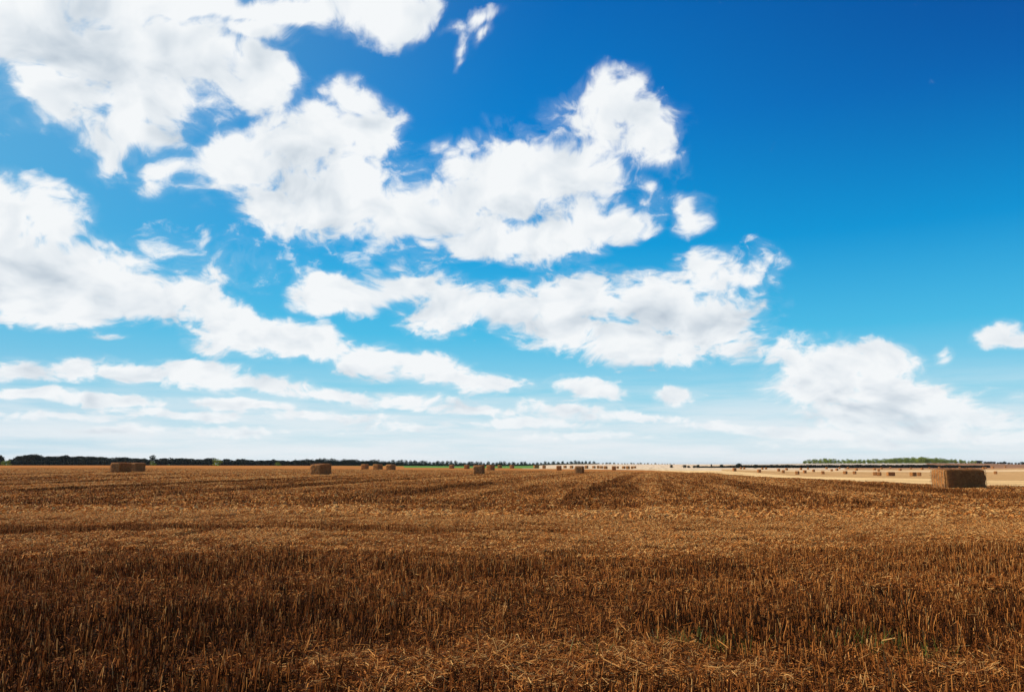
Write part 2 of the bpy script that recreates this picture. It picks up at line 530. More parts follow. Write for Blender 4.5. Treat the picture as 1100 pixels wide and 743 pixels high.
# land
mat_land, t = new_mat('field_earth')
pos = t.node('ShaderNodeNewGeometry').outputs['Position']
cover_a = attr(t, 'straw')
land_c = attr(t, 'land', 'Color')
X_, Y_, Z_ = t.sep(pos)
dist = t.vmath('LENGTH', pos, out=1)
near_w = t.math('MULTIPLY', t.smooth(dist, 90, 190, 1.0, 0.0), attr(t, 'near_field'))
fine = t.noise(pos, 38, 6, 0.7)
litter = t.smooth(fine, 0.42, 0.62)
soil = t.mix(t.noise(pos, 3.0, 5, 0.6), (0.022, 0.010, 0.005), (0.050, 0.024, 0.011))
strawc = t.mix(t.noise(pos, 90, 3), (0.26, 0.095, 0.028), (0.54, 0.24, 0.07))
nearc = t.mix(t.math('MULTIPLY', litter, t.math('MULTIPLY_ADD', cover_a, 0.75, 0.2)), soil, strawc)
# far away: stripes of the drill and of the combine, melting into the land's own colour
rot = t.node('ShaderNodeMapping', vector_type='POINT')
t.put(rot.inputs['Vector'], pos)
rot.inputs['Rotation'].default_value = (0, 0, ROWA)
rot.inputs['Scale'].default_value = (1, 1, 1)
srot = t.sep(rot.outputs[0])
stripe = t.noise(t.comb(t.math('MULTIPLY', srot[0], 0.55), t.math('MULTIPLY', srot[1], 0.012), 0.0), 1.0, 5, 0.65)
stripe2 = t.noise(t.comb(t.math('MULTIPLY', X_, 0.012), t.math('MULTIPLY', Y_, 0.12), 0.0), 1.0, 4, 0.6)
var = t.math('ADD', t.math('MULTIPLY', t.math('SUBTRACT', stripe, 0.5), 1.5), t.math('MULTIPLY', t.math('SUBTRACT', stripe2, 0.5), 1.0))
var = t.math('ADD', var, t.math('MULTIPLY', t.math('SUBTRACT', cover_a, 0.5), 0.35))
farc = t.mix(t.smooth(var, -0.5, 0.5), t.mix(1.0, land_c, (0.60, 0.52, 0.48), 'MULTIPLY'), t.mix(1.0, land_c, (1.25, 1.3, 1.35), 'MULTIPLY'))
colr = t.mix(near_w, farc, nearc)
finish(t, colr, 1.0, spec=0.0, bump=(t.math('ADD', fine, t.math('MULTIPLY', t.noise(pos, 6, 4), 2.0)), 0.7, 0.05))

# bales
mat_bale, t = new_mat('bale_straw')
oc = t.node('ShaderNodeTexCoord').outputs['Object']
mp = t.node('ShaderNodeMapping')
t.put(mp.inputs[0], oc)
mp.inputs['Scale'].default_value = (2.0, 7, 22)
n1 = t.noise(mp.outputs[0], 3.0, 6, 0.7)
n2 = t.noise(oc, 2.2, 4, 0.6)
cb = t.ramp(n1, [(0.25, (0.07, 0.024, 0.009)), (0.42, (0.26, 0.095, 0.028)), (0.58, (0.50, 0.20, 0.055)), (0.75, (0.78, 0.40, 0.13))])
cb = t.mix(t.smooth(n2, 0.35, 0.7, 0.0, 0.45), cb, (0.20, 0.078, 0.028))
finish(t, cb, 0.85, spec=0.1, bump=(n1, 0.9, 0.03))

mat_end, t = new_mat('bale_cut_lit_face')  # cut straw, toned brighter so that the ends look more sunlit
oc = t.node('ShaderNodeTexCoord').outputs['Object']
n1 = t.noise(oc, 26, 5, 0.7)
n2 = t.noise(oc, 3.2, 6, 0.7)
cb = t.ramp(n1, [(0.3, (0.10, 0.036, 0.011)), (0.5, (0.46, 0.18, 0.048)), (0.7, (0.84, 0.42, 0.13))])
cb = t.mix(t.smooth(n2, 0.4, 0.7, 0.0, 0.85), cb, (0.11, 0.042, 0.016))
finish(t, cb, 0.85, spec=0.1, bump=(n1, 0.9, 0.03))

mat_twine, t = new_mat('baler_twine')
finish(t, (0.50, 0.33, 0.18), 0.6)

# trees
def foliage(name, dark, light):
    m, t = new_mat(name)
    tone = attr(t, 'tone')
    oi = t.node('ShaderNodeObjectInfo').outputs['Random']
    c = t.mix(tone, dark, light)
    c = t.mix(t.math('MULTIPLY', oi, 0.6), c, t.mix(1.0, c, (1.35, 1.1, 0.8), 'MULTIPLY'))
    finish(t, c, 0.8, trans=0.12, spec=0.1)
    return m


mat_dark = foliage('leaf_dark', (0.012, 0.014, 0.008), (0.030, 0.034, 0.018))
mat_mid = foliage('leaf_hazed', (0.020, 0.030, 0.020), (0.042, 0.062, 0.040))  # paler, greyer leaves: some distance haze is put into the colour
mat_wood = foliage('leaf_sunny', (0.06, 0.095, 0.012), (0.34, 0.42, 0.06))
mat_bark, t = new_mat('bark')
finish(t, t.mix(t.noise(t.node('ShaderNodeTexCoord').outputs['Object'], 4, 4), (0.03, 0.022, 0.016), (0.08, 0.06, 0.045)), 0.9)


# ---------------------------------------------------------------- mesh helpers
def mesh_np(name, V, Fc, mats, tone=None, mi=None, smooth=False):
    """V (n,3); Fc: list/array of faces, all of the same length, or a list of arrays"""
    me = bpy.data.meshes.new(name)
    groups = Fc if isinstance(Fc, list) and len(Fc) and isinstance(Fc[0], np.ndarray) and Fc[0].ndim == 2 else [np.asarray(Fc)]
    V = np.asarray(V, np.float32)
    loops = np.concatenate([g.ravel() for g in groups]).astype(np.int32)
    tot = np.concatenate([np.full(len(g), g.shape[1], np.int32) for g in groups])
    start = np.concatenate(([0], np.cumsum(tot)[:-1])).astype(np.int32)
    me.vertices.add(len(V))
    me.vertices.foreach_set('co', V.ravel())
    me.loops.add(len(loops))
    me.loops.foreach_set('vertex_index', loops)
    me.polygons.add(len(tot))
    me.polygons.foreach_set('loop_start', start)
    me.polygons.foreach_set('loop_total', tot)
    for m in mats:
        me.materials.append(m)
    if mi is not None:
        me.polygons.foreach_set('material_index', np.asarray(mi, np.int32))
    me.update(calc_edges=True)
    if tone is not None:
        a = me.attributes.new('tone', 'FLOAT', 'POINT')
        a.data.foreach_set('value', np.asarray(tone, np.float32))
    me.polygons.foreach_set('use_smooth', np.full(len(tot), smooth, bool))
    return me


def link(name, me, parent=None, loc=None, rz=0.0, **props):
    o = bpy.data.objects.new(name, me)
    C.objects.link(o)
    if parent is not None:
        o.parent = parent
    if loc is not None:
        o.location = loc
    o.rotation_euler = (0, 0, rz)
    for k, v in props.items():
        o[k] = v
    return o


# ---------------------------------------------------------------- ground sheet
def polar_ground():
    azs = np.concatenate((np.linspace(-math.pi, -0.72, 40, endpoint=False), np.linspace(-0.72, 0.72, 620, endpoint=False), np.linspace(0.72, math.pi, 40, endpoint=False)))
    ds = np.concatenate(([0.6, 1.5, 2.5, 3.4], np.geomspace(4.0, 1600, 330), np.geomspace(1700, 30000, 22)))
    A, D = np.meshgrid(azs, ds)
    cl = np.cos(np.clip(A, -0.72, 0.72))
    R = D / cl                      # rings are straight lines in front
    X, Y = (R * np.sin(A)).ravel(), (R * np.cos(A)).ravel()
    Z = terrain(X, Y)
    na, nd_ = len(azs), len(ds)
    V = np.stack((X, Y, Z), 1)
    V = np.vstack((V, [[0, 0, 0]]))
    r, a = np.meshgrid(np.arange(nd_ - 1), np.arange(na), indexing='ij')
    a2 = (a + 1) % na
    q = np.stack((r * na + a, r * na + a2, (r + 1) * na + a2, (r + 1) * na + a), -1).reshape(-1, 4)[:, ::-1]
    k = np.arange(na)
    tri = np.stack((np.full(na, len(V) - 1), (k + 1) % na, k), 1)
    me = mesh_np('ground', V, [q, tri], [mat_land], smooth=True)
    st = me.attributes.new('straw', 'FLOAT', 'POINT')
    st.data.foreach_set('value', straw_cover(V[:, 0], V[:, 1]).astype(np.float32))
    lc, nf = land_colour(V[:, 0], V[:, 1])
    fa = me.attributes.new('near_field', 'FLOAT', 'POINT')
    fa.data.foreach_set('value', nf.astype(np.float32))
    ca = me.attributes.new('land', 'FLOAT_COLOR', 'POINT')
    ca.data.foreach_set('color', np.hstack((lc, np.ones((len(lc), 1)))).astype(np.float32).ravel())
    return link('ground', me, kind='structure', label='harvested wheat field and the farmland behind it')


polar_ground()


# ---------------------------------------------------------------- stubble
def stalks(n_or_xy, h, r, lean, tone, sides=3, curve=0.0):
    """tapered little prisms standing at xy; arrays in, (V, F, tone) out"""
    xy = n_or_xy
    n = len(xy)
    la = rng.uniform(0, 2 * math.pi, n)
    lm = np.abs(rng.normal(0, lean, n))
    dx_, dy_ = np.cos(la) * np.sin(lm), np.sin(la) * np.sin(lm)
    dz_ = np.cos(lm)
    dirs = np.stack((dx_, dy_, dz_), 1)
    base = np.stack((xy[:, 0], xy[:, 1], np.full(n, -0.02)), 1)
    top = base + dirs * (h + .02)[:, None]
    mid = (base + top) / 2 + np.stack((rng.normal(0, 1, n), rng.normal(0, 1, n), np.zeros(n)), 1) * (curve * h)[:, None]
    V = []
    for k, (cc, rr) in enumerate(((base, r), (mid, r * .92), (top, r * .8))):
        for s in range(sides):
            a = la + s * 2 * math.pi / sides
            V.append(cc + np.stack((np.cos(a) * rr, np.sin(a) * rr, np.zeros(n)), 1))
    V = np.stack(V, 1)                       # n, 3*sides, 3
    nv = 3 * sides
    f = []
    for k in range(2):
        for s in range(sides):
            s2 = (s + 1) % sides
            f.append((k * sides + s, k * sides + s2, (k + 1) * sides + s2, (k + 1) * sides + s))
    f = np.array(f)[None] + (np.arange(n) * nv)[:, None, None]
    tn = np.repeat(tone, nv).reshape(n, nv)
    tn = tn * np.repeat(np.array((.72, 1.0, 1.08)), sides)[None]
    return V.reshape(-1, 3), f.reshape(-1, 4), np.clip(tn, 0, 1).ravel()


def straws(n, size, ln, r, zlo, zhi, tone, tilt=0.25):
    """loose straws lying criss-cross"""
    c = np.stack((rng.uniform(0, size, n), rng.uniform(0, size, n), rng.uniform(zlo, zhi, n)), 1)
    a = rng.uniform(0, 2 * math.pi, n)
    tl = rng.normal(0, tilt, n)
    d = np.stack((np.cos(a) * np.cos(tl), np.sin(a) * np.cos(tl), np.sin(tl)), 1)
    side = np.stack((-np.sin(a), np.cos(a), np.zeros(n)), 1)
    up = np.cross(d, side)
    L = ln * rng.uniform(.35, 1.0, n)
    V = []
    for k in (-.5, .5):
        for (su, sv) in ((1, 0), (-.5, .87), (-.5, -.87)):
            V.append(c + d * (L * k)[:, None] + side * (r * su)[:, None] + up * (r * sv)[:, None])
    V = np.stack(V, 1)
    f = np.array(((0, 1, 4, 3), (1, 2, 5, 4), (2, 0, 3, 5)))[None] + (np.arange(n) * 6)[:, None, None]
    return V.reshape(-1, 3), f.reshape(-1, 4), np.repeat(tone, 6)


def leafs(n, size, ln, w, zhi, tone):
    """torn dry leaf ribbons, two faces each, bent"""
    c = np.stack((rng.uniform(0, size, n), rng.uniform(0, size, n), rng.uniform(0, zhi, n)), 1)
    a = rng.uniform(0, 2 * math.pi, n)
    d = np.stack((np.cos(a), np.sin(a), rng.uniform(-.3, .9, n)), 1)
    side = np.stack((-np.sin(a), np.cos(a), rng.normal(0, .5, n)), 1)
    L = ln * rng.uniform(.4, 1, n)
    V = []
    for k, dz in ((-.5, 0), (0, .22), (.5, -.1)):
        for s in (-1, 1):
            p = c + d * (L * k)[:, None] + side * (w * s)[:, None]
            p[:, 2] += dz * L
            V.append(p)
    V = np.stack(V, 1)
    f = np.array(((0, 1, 3, 2), (2, 3, 5, 4)))[None] + (np.arange(n) * 6)[:, None, None]
    return V.reshape(-1, 3), f.reshape(-1, 4), np.repeat(tone, 6)


def join(*parts):
    V, Fc, T, o = [], [], [], 0
    for v, f, t_ in parts:
        V.append(v)
        Fc.append(f + o)
        T.append(t_)
        o += len(v)
    return np.vstack(V), np.vstack(Fc), np.concatenate(T)


def tones(n, mu, sd):
    return np.clip(rng.normal(mu, sd, n), 0.02, 1.0)


def tile_near(size, cover, fat=1.0, rows_gap=0.125):
    """one patch of stubble; cover 0..1 says how much loose straw lies over it"""
    ps = []
    nrow = int(round(size / rows_gap))
    xy = []
    for k in range(nrow):
        yy = (k + .5) * rows_gap
        ncl = int(size / 0.055)
        xs = np.sort(rng.uniform(0, size, ncl))
        for xx in xs:
            m = rng.integers(1, 6)
            cx, cy = xx, yy + rng.normal(0, .022)
            for _ in range(m):
                xy.append((cx + rng.normal(0, .010), cy + rng.normal(0, .010)))
    xy = np.array(xy)
    keep = rng.random(len(xy)) < (1.0 - .55 * cover)
    xy = xy[keep]
    n = len(xy)
    hh = np.clip(rng.normal(.165, .035, n), .06, .27) * (1 - .35 * cover)
    ps.append(stalks(xy, hh, rng.uniform(.0026, .0046, n), .20 + .34 * cover, tones(n, .33 + .07 * fat + .32 * cover, .28), curve=.06))  # nearest patches toned darker: foreground shade put into the straw colour
    m = int((60 + 1050 * cover / fat) * size * size / .25)
    ps.append(straws(m, size, .19, rng.uniform(.0014, .0026, m) * fat, .0, .05 + .10 * cover, tones(m, .34 + .05 * fat + (.36 + .08 * fat) * cover, .27), tilt=.22 + .14 * cover))
    m = int((150 + 330 * cover) * size * size / .25)
    ps.append(leafs(m, size, .13, rng.uniform(.0016, .0036 + .004 * (fat - 1), m), .05 + .11 * cover, tones(m, .30 + .05 * fat + (.34 + .08 * fat) * cover, .27)))
    V, Fc, T = join(*ps)
    V[:, :2] -= size / 2
    return V, Fc, T


def tile_far(size, cover, big=1.0):
    """coarser patch for ground further off: fewer, stouter pieces"""
    gap = .25 * big
    nrow = int(round(size / gap))
    per = int(size / (.05 * big))
    yy = np.repeat((np.arange(nrow) + .5) * gap, per)
    n = len(yy)
    xy = np.stack((rng.uniform(0, size, n), yy + rng.normal(0, .05 * big, n)), 1)
    keep = rng.random(n) < (1.0 - .5 * cover)
    xy = xy[keep]
    n = len(xy)
    hh = np.clip(rng.normal(.155, .035, n), .05, .25) * (1 - .4 * cover)
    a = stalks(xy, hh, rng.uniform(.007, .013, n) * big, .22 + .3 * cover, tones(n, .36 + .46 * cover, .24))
    m = int((26 + 190 * cover) * size * size / big)
    b = leafs(m, size, .24 * math.sqrt(big), rng.uniform(.009, .018, m) * big, .06 + .08 * cover, tones(m, .42 + .46 * cover, .24))
    V, Fc, T = join(a, b)
    V[:, :2] -= size / 2
    return V, Fc, T


stub_col = bpy.data.collections.new('stubble_patches')      # library of patches, not linked to the scene itself
LEVELS = [0.0, 0.33, 0.66, 1.0]


def library(prefix, maker, size, per, *a):
    names = []
    for li, cv in enumerate(LEVELS):
        for k in range(per):
            V, Fc, T = maker(size, cv, *a)
            me = mesh_np('stubble_patch', V, Fc, [mat_straw], tone=T)
            o = bpy.data.objects.new('%s_%02d' % (prefix, li * per + k), me)
            cl = bpy.data.collections.new('tmp')
            names.append(o)
    return names


def scatter(name, label, size, ys, per, maker, args, yaw):
    objs = library('patch', maker, size, per, *args)
    col = bpy.data.collections.new('patches_' + name)
    for o in objs:
        col.objects.link(o)
    order = {o.name: i for i, o in enumerate(sorted(objs, key=lambda q: q.name))}
    y0, y1 = ys
    ca, sa = math.cos(yaw), math.sin(yaw)
    R = y1 * 1.6
    g = np.arange(-R, R, size * .96)
    gx, gy = np.meshgrid(g, g)
    X = (gx * ca + gy * sa).ravel()
    Y = (-gx * sa + gy * ca).ravel()
    X = X + rng.uniform(-.06, .06, len(X)) * size
    Y = Y + rng.uniform(-.06, .06, len(X)) * size
    m = (Y > y0) & (Y <= y1) & (np.abs(X) < Y * .68 + 2.5)
    edge_x = np.interp(Y, [0, 57, 80, 122, 171, 257], [31, 34, 33, 34, 41, 46])
    m &= ~((X > edge_x) & (Y > 50))
    X, Y = X[m], Y[m]
    cv = straw_cover(X, Y)
    Z = terrain(X, Y)
    lv = np.clip(np.round(cv * 3 + rng.uniform(-.25, .25, len(cv))), 0, 3).astype(int)
    idx = lv * per + rng.integers(0, per, len(cv))
    e = size * .5
    sx = (terrain(X + e, Y) - terrain(X - e, Y)) / (2 * e)
    sy = (terrain(X, Y + e) - terrain(X, Y - e)) / (2 * e)
    rot = np.zeros((len(X), 3), np.float32)
    rz = -yaw + rng.integers(0, 2, len(X)) * math.pi
    # small tilt with the land, in the patch's own frame
    rot[:, 0] = sy * np.cos(rz) - sx * np.sin(rz)
    rot[:, 1] = -(sx * np.cos(rz) + sy * np.sin(rz))
    rot[:, 2] = rz
    me = bpy.data.meshes.new(name)
    me.vertices.add(len(X))
    me.vertices.foreach_set('co', np.stack((X, Y, Z), 1).astype(np.float32).ravel())
    a = me.attributes.new('pick', 'INT', 'POINT')
    a.data.foreach_set('value', idx.astype(np.int32))
    a = me.attributes.new('turn', 'FLOAT_VECTOR', 'POINT')
    a.data.foreach_set('vector', rot.ravel())
    a = me.attributes.new('grow', 'FLOAT', 'POINT')
    a.data.foreach_set('value', rng.uniform(.82, 1.15, len(X)).astype(np.float32))
    o = link(name, me, kind='stuff', label=label, category='stubble')
    ng = bpy.data.node_groups.new(name, 'GeometryNodeTree')
    ng.interface.new_socket('Geometry', in_out='INPUT', socket_type='NodeSocketGeometry')
    ng.interface.new_socket('Geometry', in_out='OUTPUT', socket_type='NodeSocketGeometry')
    gi = ng.nodes.new('NodeGroupInput')
    go = ng.nodes.new('NodeGroupOutput')
    m2p = ng.nodes.new('GeometryNodeMeshToPoints')
    ip = ng.nodes.new('GeometryNodeInstanceOnPoints')
    ci = ng.nodes.new('GeometryNodeCollectionInfo')
    ci.inputs['Collection'].default_value = col
    ci.inputs['Separate Children'].default_value = True
    ci.inputs['Reset Children'].default_value = True

    def named(nm, dt):
        n = ng.nodes.new('GeometryNodeInputNamedAttribute')
        n.data_type = dt
        n.inputs['Name'].default_value = nm
        return n.outputs['Attribute']
    ng.links.new(gi.outputs[0], m2p.inputs['Mesh'])
    ng.links.new(m2p.outputs[0], ip.inputs['Points'])
    ng.links.new(ci.outputs[0], ip.inputs['Instance'])
    ip.inputs['Pick Instance'].default_value = True
    ng.links.new(named('pick', 'INT'), ip.inputs['Instance Index'])
    ng.links.new(named('turn', 'FLOAT_VECTOR'), ip.inputs['Rotation'])
    cx = ng.nodes.new('ShaderNodeCombineXYZ')
    cx.inputs[0].default_value = cx.inputs[1].default_value = 1.0
    ng.links.new(named('grow', 'FLOAT'), cx.inputs[2])
    ng.links.new(cx.outputs[0], ip.inputs['Scale'])
    ng.links.new(ip.outputs[0], go.inputs[0])
    md = o.modifiers.new('scatter', 'NODES')
    md.node_group = ng
    print(name, len(X), 'patches')
    return o


scatter('stubble', 'sharp standing wheat stubble and loose straw nearest the viewer', .5, (3.6, 9.5), 4, tile_near, (1.0,), 0.02)
scatter('stubble', 'dark standing stubble and the bright straw bands just behind it', .5, (9.5, 21), 4, tile_near, (2.0,), 0.02)
scatter('stubble', 'coarser brown stubble across the middle of the field', 1.0, (21, 60), 4, tile_far, (1.0,), ROWA * .6 + math.pi / 2)
scatter('stubble', 'far brown stubble with faint drill rows', 2.0, (60, 170), 4, tile_far, (1.8,), ROWA + math.pi / 2)


# loose long straws and broken stalks on top, nearest the viewer
def top_litter():
    n = 2600
    y = rng.uniform(4.4, 13, n)
    x = rng.uniform(-.7, .7, n) * y
    cv = straw_cover(x, y)
    k = rng.random(n) < (.08 + .9 * cv) * np.clip((x + .35 * y) / (.2 * y), .15, 1)
    x, y = x[k], y[k]
    n = len(x)
    v, f, t_ = straws(n, 0.0, .20, rng.uniform(.0024, .0042, n), 0, 0, tones(n, .84, .13), tilt=.38)
    z = terrain(x, y) + rng.uniform(.05, .15, n)
    v += np.repeat(np.stack((x, y, z), 1), 6, axis=0)
    me = mesh_np('loose_straw', v, f, [mat_straw], tone=t_)
    link('loose_straw', me, kind='stuff', label='pale loose straws scattered on top of the near stubble', category='straw')


top_litter()


# ---------------------------------------------------------------- green tufts
def grass_tuft(px, py, n, spread, label):
    p = ground_at(px, py)
    base = rng.normal(0, spread, (n, 2)) * (1.4, .6)
    a = rng.uniform(0, 2 * math.pi, n)
    L = rng.uniform(.10, .26, n)
    lean = rng.uniform(.1, .9, n)
    w = rng.uniform(.0025, .0055, n)
    V = []
    for k in (0, .5, 1):
        for s in (-1, 1):
            r_ = lean * L * k * k
            q = np.stack((base[:, 0] + np.cos(a) * r_ - np.sin(a) * w * s * (1.1 - k), base[:, 1] + np.sin(a) * r_ + np.cos(a) * w * s * (1.1 - k), L * (k - .25 * lean * k * k)), 1)
            V.append(q)
    V = np.stack(V, 1).reshape(-1, 3)
    f = (np.array(((0, 1, 3, 2), (2, 3, 5, 4)))[None] + (np.arange(n) * 6)[:, None, None]).reshape(-1, 4)
    me = mesh_np('grass_tuft', V, f, [mat_grass], tone=np.repeat(tones(n, .5, .3), 6))
    link('grass_tuft', me, loc=p, label=label, category='grass tuft', group='green tufts in the stubble')


grass_tuft(742, 704, 90, .10, 'small bright green grass tuft in the stubble, nearest the middle of the bottom edge')
grass_tuft(781, 708, 45, .10, 'faint green grass tuft just to the right of the brighter one')
grass_tuft(935, 700, 80, .16, 'broad dark green grass tuft low on the right of the field')
grass_tuft(640, 713, 35, .09, 'thin sparse green tuft among stalks, leftmost of the green tufts')
grass_tuft(985, 716, 55, .14, 'dark green tuft at the lower right beside a bare hollow')


# ---------------------------------------------------------------- bales
BL, BW, BH = 2.35, 1.2, 1.27      # length, width, height of a big square bale


def bale_body(seed, sag=0.0, fine=True):
    """a rounded, slightly bulging box built of pressed flakes; long axis x, base at z 0"""
    r = np.random.default_rng(seed)
    nx, ny, nz_ = (34, 12, 12) if fine else (12, 6, 6)
    V, Fc, mi = [], [], []
    ph = r.uniform(0, 6, 8)
    fl = r.uniform(.09, .14)

    def shape(u, v, w):       # unit cube -1..1
        p = np.stack((u, v, w), -1)
        # round the edges
        e = .20
        q = np.clip(p, -(1 - e), 1 - e)
        dlt = p - q
        ln = np.linalg.norm(dlt, axis=-1, keepdims=True)
        mx = np.max(np.abs(dlt), axis=-1, keepdims=True)
        p = q + np.where(ln > 0, dlt / np.maximum(ln, 1e-6) * mx, 0)
        x = p[..., 0] * BL / 2
        y = p[..., 1] * BW / 2
        z = p[..., 2] * BH / 2
        flake = np.sin(x / fl * math.pi + .6 * np.sin(z * 3 + ph[0]))
        out = .014 * flake + .016 * np.sin(x * 2.3 + ph[1]) * np.sin(z * 3.1 + ph[2])
        band = -0.018 * (np.abs(((y / BW + .5) * 6) % 1 - .5) < .12)
        edge = .035 * np.sin(x * 9 + ph[3]) * np.sin(y * 11 + ph[4]) * np.sin(z * 10 + ph[5])
        y = y + np.sign(p[..., 1]) * np.abs(p[..., 1]) ** 4 * (out + edge)
        z = z + np.sign(p[..., 2]) * np.abs(p[..., 2]) ** 4 * (out * (p[..., 2] > 0) + band * (p[..., 2] > .5)) - sag * (x / BL * 2) ** 2 * .05 * (p[..., 2] + 1)
        x = x + np.sign(p[..., 0]) * np.abs(p[..., 0]) ** 4 * (.05 * np.cos(y * 2.2) * np.cos(z * 2.0) + edge * 1.3)
        z = z + (p[..., 2] > 0) * .02 * np.sin(x * 1.7 + ph[6])
        return np.stack((x, y, z + BH / 2), -1).reshape(-1, 3)

    o = 0
    for axis, n1_, n2_ in ((0, ny, nz_), (1, nx, nz_), (2, nx, ny)):
        for sgn in (-1, 1):
            a = np.linspace(-1, 1, n1_ + 1)
            b = np.linspace(-1, 1, n2_ + 1)
            A, B = np.meshgrid(a, b, indexing='ij')
            one = np.full_like(A, sgn)
            uvw = {0: (one, A, B), 1: (A, one, B), 2: (A, B, one)}[axis]
            V.append(shape(*uvw))
            i, j = np.meshgrid(np.arange(n1_), np.arange(n2_), indexing='ij')
            q = np.stack((i * (n2_ + 1) + j, (i + 1) * (n2_ + 1) + j, (i + 1) * (n2_ + 1) + j + 1, i * (n2_ + 1) + j + 1), -1).reshape(-1, 4)
            flip = (sgn > 0) == (axis == 1)
            if flip:
                q = q[:, ::-1]
            Fc.append(q + o)
            mi += [1 if axis == 0 else 0] * len(q)
            o += len(V[-1])
    return mesh_np('bale_body', np.vstack(V), np.vstack(Fc), [mat_bale, mat_end], mi=mi, smooth=True)


def fuzz_mesh(n, seed):
    """straw ends sticking out of the faces"""
    r = np.random.default_rng(seed)
    P_, D_ = [], []
    for _ in range(n):
        f = r.choice(5, p=(.3, .3, .2, .1, .1))
        u, v = r.uniform(-.97, .97, 2)
        if f < 2:
            s = 1 if f else -1
            p, d = (u * BL / 2, s * (BW / 2 - .005), (v + 1) * BH / 2), (r.normal(0, .8), s * .6, r.normal(-.1, .5))
        elif f == 2:
            p, d = (u * BL / 2, v * BW / 2, BH - .01), (r.normal(0, 1), r.normal(0, 1), .45)
        else:
            s = 1 if f == 3 else -1
            p, d = (s * (BL / 2 + .02), u * BW / 2, (v + 1) * BH / 2), (s * .7, r.normal(0, .6), r.normal(-.1, .6))
        P_.append(p)
        D_.append(d)
    P_, D_ = np.array(P_), np.array(D_)
    D_ /= np.linalg.norm(D_, axis=1)[:, None]
    side = np.cross(D_, r.normal(0, 1, D_.shape))
    side /= np.linalg.norm(side, axis=1)[:, None]
    L = r.uniform(.05, .17, n)[:, None]
    w = r.uniform(.003, .008, n)[:, None]
    V = np.stack((P_ - side * w - D_ * .02, P_ + side * w - D_ * .02, P_ + D_ * L + side * w * .5, P_ + D_ * L - side * w * .5), 1).reshape(-1, 3)
    f = (np.array(((0, 1, 2, 3),))[None] + (np.arange(n) * 4)[:, None, None]).reshape(-1, 4)
    return mesh_np('straw_ends', V, f, [mat_straw], tone=np.repeat(np.clip(r.normal(.5, .2, n), .05, 1), 4))


def twine_mesh(y):
    """one string running round the bale lengthways"""
    pts = []
    hx, z0, z1 = BL / 2 + .035, -.0, BH + .004
    for k in range(9):
        pts.append((-hx + 2 * hx * k / 8, z1 - .01 * (k % 2)))
    for k in range(1, 5):
        pts.append((hx + .03 * math.sin(math.pi * k / 5), z1 - (z1 - z0) * k / 5))
    for k in range(2):
        pts.append((hx - 2 * hx * k, z0 + .01))
    for k in range(1, 5):
        pts.append((-hx - .03 * math.sin(math.pi * k / 5), z0 + (z1 - z0) * k / 5))
    n = len(pts)
    V, Fc = [], []
    for i, (x, z) in enumerate(pts):
        for a in range(4):
            an = a * math.pi / 2
            # ring in the plane made of y and the direction away from the centre
            rx, rz_ = x, z - BH / 2
            l = math.hypot(rx, rz_)
            V.append((x + rx / l * .011 * math.cos(an), y + .011 * math.sin(an), z + rz_ / l * .011 * math.cos(an)))
        for a in range(4):
            j = (i + 1) % n
            Fc.append((i * 4 + a, i * 4 + (a + 1) % 4, j * 4 + (a + 1) % 4, j * 4 + a))
    return mesh_np('twine', np.array(V), np.array(Fc), [mat_twine])


BODY = [bale_body(10 + k, sag=.3 + .5 * (k % 2)) for k in range(4)]
BODY_SMALL = [bale_body(40 + k, fine=False) for k in range(3)]
FUZZ = [fuzz_mesh(2600, 3), fuzz_mesh(1200, 4)]
TWINES = [twine_mesh((k - 2.5) / 6 * BW) for k in range(6)]


def bale(px, py, yaw, label, group, detail=2, seed=0, wide=1.0):
    p = ground_at(px, py)
    if detail == 0:
        o = link('straw_bale', BODY_SMALL[seed % 3], loc=(p.x, p.y, p.z - .03), rz=math.radians(yaw), label=label, category='bale', group=group)
        o.scale = (1, 1, random.uniform(.94, 1.06))
        return o
    r = bpy.data.objects.new('straw_bale', None)
    r.empty_display_size = .3
    C.objects.link(r)
    r.location = (p.x, p.y, p.z)
    r.rotation_euler = (0, math.radians(random.uniform(-.6, .6)), math.radians(yaw))
    r['label'], r['category'], r['group'] = label, 'bale', group
    link('body', BODY[seed % 4], r)
    r.scale = (wide, wide, 1.0)
    if detail == 2:
        link('straw_ends', FUZZ[seed % 2], r, kind='stuff')
        for tw in TWINES:
            link('twine', tw, r)
    return r


G1 = 'big bales standing in the brown stubble'
# px = column of the middle of the bale, py = row where it meets the ground
bale(1030.5, 525.6, 9, 'largest and closest straw bale, dark long side and lit orange end, standing at the right', G1, 2, 0, 1.17)
bale(344.5, 510.9, 72, 'bale standing corner-on at the left, just before the dark tree line, alone', G1, 2, 1)
bale(129.5, 508.3, 80, 'bale at the far left with a lit end, front one of a touching pair', G1, 2, 2)
bale(146.2, 507.2, 82, 'bale half hidden behind the right end of the front bale at the far left', G1, 2, 3)
bale(514.5, 509.6, 82, 'end-on bale in front of the smaller bales at the green field edge', G1, 2, 1)
bale(622.5, 509.2, 78, 'end-on square bale in the middle distance, near where the rows converge', G1, 2, 2)
bale(392.0, 503.6, 76, 'smallest and leftmost bale of the row of three before the trees', G1, 1, 0)
bale(405.8, 504.9, 72, 'middle bale of the row of three before the trees', G1, 1, 2)
bale(419.8, 505.3, 74, 'largest and rightmost bale of the row of three before the trees', G1, 1, 3)
bale(485.3, 502.9, 75, 'small bale at the edge of the green field, left of the end-on bale', G1, 1, 1)
bale(501.5, 503.4, 74, 'small bale just left of the end-on bale at the green field edge', G1, 1, 0)
bale(527.0, 505.2, 68, 'wide bale just right of and behind the end-on bale at the green field edge', G1, 1, 2)
